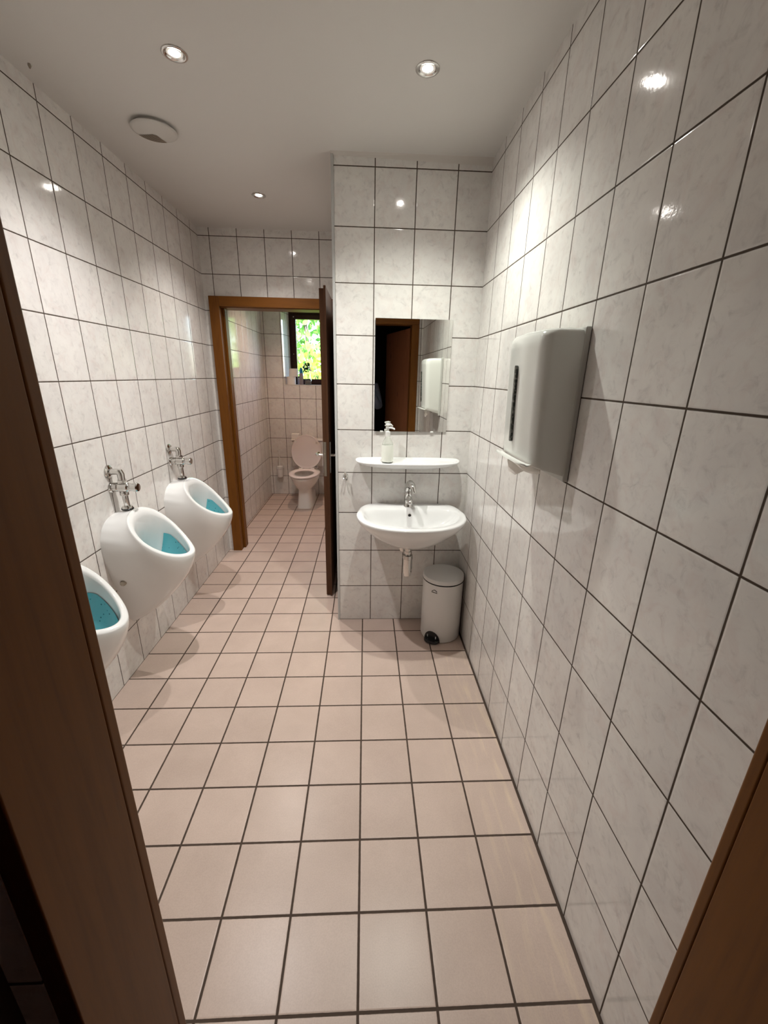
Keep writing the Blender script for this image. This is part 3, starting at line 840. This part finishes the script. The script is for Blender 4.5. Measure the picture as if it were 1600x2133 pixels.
copy_tree(ur, (XL, URY[2], 0), 'white ceramic wall urinal half hidden behind the near door frame')
copy_tree(vl, (XL, URY[1] - .006, 0), 'chrome push-button flush valve above the urinal beside the toilet door')

# ------------------------------------------------------------------ toilet
TX, TYB = -.722, 3.740
tl = empty('toilet', (TX, TYB, 0), label='white floor-standing toilet with raised lid below the window', cat='toilet')
# local: y negative towards the viewer
def oval(a, y0, y1, z, n=56, e=2.0, eb=2.4):
    yc = (y0 + y1) / 2 + .03; out = []
    for i in range(n):
        t = 2 * PI * i / n; c, s = math.cos(t), math.sin(t)
        ee = e if s < 0 else eb
        out.append((a * sgnpow(c, 2 / ee), yc + ((yc - y0) if s < 0 else (y1 - yc)) * sgnpow(s, 2 / ee), z))
    return out
ZS = .400
R = [oval(.100, -.632, -.06, 0, e=4.5, eb=5), oval(.100, -.632, -.06, .012, e=4.5, eb=5), oval(.093, -.625, -.08, .03, e=4.2, eb=5), oval(.086, -.612, -.10, .12, e=4, eb=4.5), oval(.082, -.602, -.12, .215, e=3.6, eb=4),
     oval(.098, -.620, -.12, .235, e=3), oval(.125, -.655, -.125, .262, e=2.4), oval(.150, -.695, -.13, .300, e=2.1),
     oval(.166, -.730, -.13, .340), oval(.172, -.745, -.13, .368), oval(.176, -.752, -.128, .378), oval(.176, -.752, -.128, .392), oval(.170, -.746, -.134, ZS - .004),
     oval(.125, -.700, -.25, ZS - .004), oval(.118, -.690, -.26, ZS - .02), oval(.100, -.66, -.28, .30), oval(.06, -.58, -.33, .24), oval(.02, -.50, -.42, .22)]
bm = bmesh.new(); loft(bm, R, True, True); obj('bowl', bm, M_cerw, tl, shade=60)
R = [oval(.176, -.757, -.285, ZS), oval(.183, -.766, -.275, ZS + .004), oval(.184, -.767, -.273, ZS + .012), oval(.180, -.762, -.277, ZS + .018), oval(.155, -.735, -.300, ZS + .021), oval(.120, -.70, -.345, ZS + .018), oval(.112, -.688, -.355, ZS + .010), oval(.114, -.690, -.352, ZS + .001)]
bm = bmesh.new(); vs = loft(bm, R + [R[0]]); obj('seat', bm, new_mat('seat_plastic', (.82, .74, .72), .12), tl, shade=60)
bm = bmesh.new()
def lidr(a, h0, h1, y, n=56):
    out = []
    for i in range(n):
        t = 2 * PI * i / n; c, s = math.cos(t), math.sin(t)
        zc = h0 + (h1 - h0) * .50
        e = 2.0 if s > 0 else 2.35
        x = a * sgnpow(c, 2 / e) * (1 if s > 0 else 1 - .10 * abs(s) ** 2)
        z = zc + (h1 - zc if s > 0 else zc - h0) * sgnpow(s, 2 / e)
        out.append((x, y + .10 * (z - h0), z))
    return out
z0, z1 = ZS + .018, ZS + .435
loft(bm, [lidr(.150, z0 + .03, z1 - .035, -.276), lidr(.168, z0 + .015, z1 - .018, -.275), lidr(.183, z0 + .002, z1 - .003, -.280), lidr(.190, z0, z1, -.270), lidr(.186, z0 + .004, z1 - .004, -.259), lidr(.10, z0 + .10, z1 - .10, -.255)], True, True)
obj('lid', bm, new_mat('lid_plastic', (.76, .68, .66), .14), tl, shade=60)
for x in (-.075, .075):
    obj('hinge', lathe(bmesh.new(), [(.012, x - .022), (.012, x + .022)], 16, (0, -.285, ZS + .018), 'X'), M_cerw, tl, shade=40)
for x in (-.125, .125):
    obj('buffer', lathe(bmesh.new(), [(.009, -.287), (.010, -.279)], 14, (x, .034 + 0.0, z1 - .085), 'Y'), M_cerw, tl, shade=40)
# cistern
cs = bmesh.new(); box(cs, -.195, .195, -.165, -.004, ZS + .02, ZS + .345)
obj('cistern', cs, M_cerw, tl, bevel=.016)
cs = bmesh.new(); box(cs, -.200, .200, -.172, -.002, ZS + .346, ZS + .366)
obj('cistern_lid', cs, M_cerw, tl, bevel=.008)
bm = bmesh.new(); box(bm, -.125, .125, -.20, -.03, ZS - .03, ZS + .022); obj('cistern_bridge', bm, M_cerw, tl, bevel=.015)
pk = empty('folded_paper', (-.875, 3.655, ZS + .3662), label='small white folded paper stack lying on the toilet cistern', cat='paper')
obj('paper_stack', Box(-.048, .048, -.04, .04, 0, .062), M_paper, pk, bevel=.006)
av = empty('supply_valve', (-.478, YW, .62), label='chrome angle valve and pipe beside the toilet cistern', cat='valve')
bm = bmesh.new(); lathe(bm, [(.022, 0), (.022, -.005), (.012, -.012), (.012, -.05), (.016, -.052), (.016, -.075)], 20, axis='Y'); obj('valve', bm, M_chrome, av, shade=40)
bm = bmesh.new(); tube(bm, [(0, -.045, 0), (-.01, -.05, .04), (-.03, -.05, .08), (-.05, -.05, .10)], .006, 10); obj('hose', bm, M_chrome, av, shade=40)
rh = empty('toilet_roll_holder', (-.505, YW, .46), label='small chrome toilet roll holder on the wall behind the toilet', cat='roll holder')
bm = bmesh.new(); lathe(bm, [(.020, 0), (.020, -.005), (.010, -.010)], 20, axis='Y'); tube(bm, [(0, -.005, 0), (0, -.07, 0), (.02, -.085, 0), (.10, -.085, 0)], .006, 10); obj('arm', bm, M_chrome, rh, shade=40)
# brush
br = empty('toilet_brush', (-1.105, YW, .36), label='white toilet brush in a wall-mounted cup left of the toilet', cat='toilet brush')
bm = bmesh.new(); lathe(bm, [(.022, -.115), (.036, -.105), (.044, -.03), (.046, .018), (.043, .020), (.040, -.03), (.01, -.09)], 32, (0, -.062, 0), cap=False); obj('cup', bm, new_mat('frosted_glass', (.80, .76, .74), .25), br, shade=40)
bm = bmesh.new(); lathe(bm, [(.050, .000), (.051, .004), (.051, .012), (.048, .015)], 36, (0, -.062, .008), cap=False); tube(bm, [(0, -.011, .012), (0, -.001, .012)], .016, 14); obj('bracket', bm, M_plast, br, shade=40)
bm = bmesh.new(); lathe(bm, [(.040, .022), (.042, .030), (.030, .036), (.008, .040), (.006, .06), (.0055, .23), (.0075, .238), (.0075, .252), (.004, .256)], 24, (0, -.062, 0)); obj('brush_handle', bm, M_plast, br, shade=40)

# ------------------------------------------------------------------ things on the window sill
ZSIL = WZ0 + .0062
def roll(name, x, y, z, label):
    t = empty(name, (x, y, z), label=label, cat='toilet roll', group='toilet rolls on the sill')
    bm = bmesh.new(); lathe(bm, [(.022, .0), (.053, .0), (.056, .003), (.056, .092), (.053, .095), (.022, .095), (.0215, .09), (.0215, .005), (.022, 0)], 40, cap=False)
    obj('paper', bm, M_paper, t, shade=40)
    bm = bmesh.new(); lathe(bm, [(.021, .001), (.021, .094), (.0195, .094), (.0195, .001), (.021, .001)], 28, cap=False); obj('core', bm, new_mat('card', (.35, .24, .15), .9), t, shade=40)
roll('toilet_roll', -.925, YW + .065, ZSIL, 'lower of the two stacked toilet rolls on the window sill')
roll('toilet_roll', -.893, YW + .070, ZSIL + .0955, 'upper of the two stacked toilet rolls on the window sill')
sc = empty('spray_can', (-.797, YW + .060, ZSIL), label='slim grey spray can with blue cap on the window sill', cat='spray can')
bm = bmesh.new(); lathe(bm, [(.022, 0), (.0245, .003), (.0245, .128), (.021, .138), (.018, .140)], 32); obj('can', bm, M_can, sc, shade=40)
bm = bmesh.new(); lathe(bm, [(.0225, .138), (.0225, .150), (.020, .175), (.013, .198), (.005, .205)], 32); obj('cap', bm, M_flap, sc, shade=40)
sb2 = empty('small_bottle', (-.845, YW + .16, ZSIL), label='small dark bottle behind the toilet rolls on the sill', cat='bottle')
bm = bmesh.new(); lathe(bm, [(.016, 0), (.018, .002), (.018, .07), (.010, .08)], 24); obj('bottle', bm, M_can, sb2, shade=40)
bm = bmesh.new(); lathe(bm, [(.011, .08), (.011, .098), (.009, .10)], 20); obj('cap', bm, M_black, sb2, shade=40)
vs_ = empty('plant_vase', (-.715, YW + .085, ZSIL), label='small clear glass vase with dark leafy sprig on the window sill', cat='vase')
bm = bmesh.new(); lathe(bm, [(.006, 0), (.040, .0), (.044, .004), (.044, .055), (.030, .095), (.034, .135), (.032, .135), (.028, .095), (.041, .055), (.041, .008), (.006, .006)], 36, cap=False); obj('vase', bm, M_glass, vs_, shade=40)
bm = bmesh.new(); lathe(bm, [(.001, .009), (.039, .009), (.039, .048), (.001, .052)], 28); obj('gravel', bm, new_mat('gravel', (.22, .18, .14), .8), vs_, shade=40)
bm = bmesh.new()
for k in range(5):
    a = k * 1.3; tube(bm, [(0, 0, .05), (.008 * math.cos(a), .008 * math.sin(a), .13), (-.01 + .03 * math.cos(a), .03 * math.sin(a), .20)], [.002, .002, .001], 6)
obj('stem', bm, new_mat('stem_green', (.03, .10, .02), .6), vs_)
bm = bmesh.new()
for k in range(26):
    add_leaf(bm, (-.015 + random.uniform(-.042, .036), random.uniform(-.03, .03), random.uniform(.155, .255)), random.uniform(.030, .055))
obj('leaves', bm, new_mat('dark_leaf', (.012, .055, .010), .5), vs_, kind=None)

# ------------------------------------------------------------------ the person seen in the mirror
def skin(name, verts, edges, radii, mat, parent, sub=2):
    me = bpy.data.meshes.new(name); me.from_pydata(verts, edges, []); me.materials.append(mat)
    o = bpy.data.objects.new(name, me); link(o, parent)
    sm = o.modifiers.new('skin', 'SKIN'); sm.use_smooth_shade = True
    lay = me.skin_vertices[0].data if me.skin_vertices else None
    if lay is None:
        bm = bmesh.new(); bm.from_mesh(me); bm.verts.layers.skin.verify(); bm.to_mesh(me); bm.free(); lay = me.skin_vertices[0].data
    for i, r in enumerate(radii):
        lay[i].radius = r if isinstance(r, tuple) else (r, r)
        lay[i].use_root = (i == 0)
    s = o.modifiers.new('sub', 'SUBSURF'); s.levels = sub; s.render_levels = sub
    return o
M_skin = new_mat('skin', (.45, .24, .16), .5)
M_navy = new_mat('navy_cloth', (.14, .17, .25), .85)
M_trs = new_mat('dark_trousers', (.02, .02, .024), .9)
pp = empty('person', (.0, -1.97, 0), label='person in dark navy top photographing from the doorway, seen in the mirror', cat='person')
V = [(0, 0, .95), (0, 0, 1.10), (0, .0, 1.28), (0, -.01, 1.42), (0, .0, 1.50), (0, .02, 1.56), (0, .03, 1.62), (0, .03, 1.68)]
Rd = [(.14, .10), (.125, .09), (.15, .10), (.13, .085), .055, .07, .085, .07]
Ed = [(i, i + 1) for i in range(7)]
for s in (-1, 1):
    b = len(V)
    V += [(s * .17, -.01, 1.42), (s * .225, .06, 1.18), (s * .125, .24, 1.36), (s * .085, .275, 1.42)]
    Rd += [.055, .042, .030, .026]; Ed += [(3, b), (b, b + 1), (b + 1, b + 2), (b + 2, b + 3)]
    hb = b + 3
    for k in range(4):
        f = len(V); zz = 1.455 + .020 * k
        V += [(s * .082, .285, zz), (s * .075, .315, zz + .004), (s * .060, .325, zz + .006)]
        Rd += [.0095, .0085, .0075]; Ed += [(hb, f), (f, f + 1), (f + 1, f + 2)]
    f = len(V); V += [(s * .068, .270, 1.450), (s * .052, .278, 1.475)]; Rd += [.010, .009]; Ed += [(hb, f), (f, f + 1)]
    b = len(V)
    V += [(s * .10, 0, .88), (s * .11, .01, .50), (s * .11, -.01, .10), (s * .115, .11, .045)]
    Rd += [.085, .058, .042, .035]; Ed += [(0, b), (b, b + 1), (b + 1, b + 2), (b + 2, b + 3)]
bodyo = skin('body', V, Ed, Rd, M_skin, pp)
V = [(0, 0, .90), (0, 0, 1.10), (0, 0, 1.28), (0, -.01, 1.42), (0, 0, 1.47)]; Rd = [(.165, .125), (.15, .11), (.175, .125), (.15, .10), .07]
Ed = [(i, i + 1) for i in range(4)]
for s in (-1, 1):
    b = len(V); V += [(s * .172, -.01, 1.415), (s * .225, .06, 1.18), (s * .130, .232, 1.35)]; Rd += [.072, .056, .040]; Ed += [(3, b), (b, b + 1), (b + 1, b + 2)]
skin('jacket', V, Ed, Rd, M_navy, pp)
V = [(0, 0, .96)]; Rd = [(.15, .11)]; Ed = []
for s in (-1, 1):
    b = len(V); V += [(s * .10, 0, .86), (s * .11, .01, .50), (s * .11, -.01, .09)]; Rd += [.10, .072, .058]; Ed += [(0, b), (b, b + 1), (b + 1, b + 2)]
skin('trousers', V, Ed, Rd, M_trs, pp)
for s in (-1, 1):
    bm = bmesh.new(); bmesh.ops.create_uvsphere(bm, u_segments=20, v_segments=12, radius=1)
    for v in bm.verts: v.co = Vector((v.co.x * .048, v.co.y * .135, max(v.co.z, -.75) * .052))
    o = obj('shoe', bm, M_black, pp, shade=60); o.location = (s * .115, .06, .040)
bm = bmesh.new(); bmesh.ops.create_uvsphere(bm, u_segments=24, v_segments=16, radius=1)
for v in bm.verts: v.co = Vector((v.co.x * .088, v.co.y * .098 - .012 - (0 if v.co.z > 0 else .03), v.co.z * .09 if v.co.z > -.4 else -.04))
o = obj('hair', bm, new_mat('hair', (.03, .02, .015), .7), pp, shade=60); o.location = (0, .015, 1.685)
bm = bmesh.new(); bmesh.ops.create_uvsphere(bm, u_segments=12, v_segments=8, radius=1)
for v in bm.verts: v.co = Vector((v.co.x * .014, v.co.y * .016, v.co.z * .026))
o = obj('nose', bm, M_skin, pp, shade=60); o.location = (0, .118, 1.615)
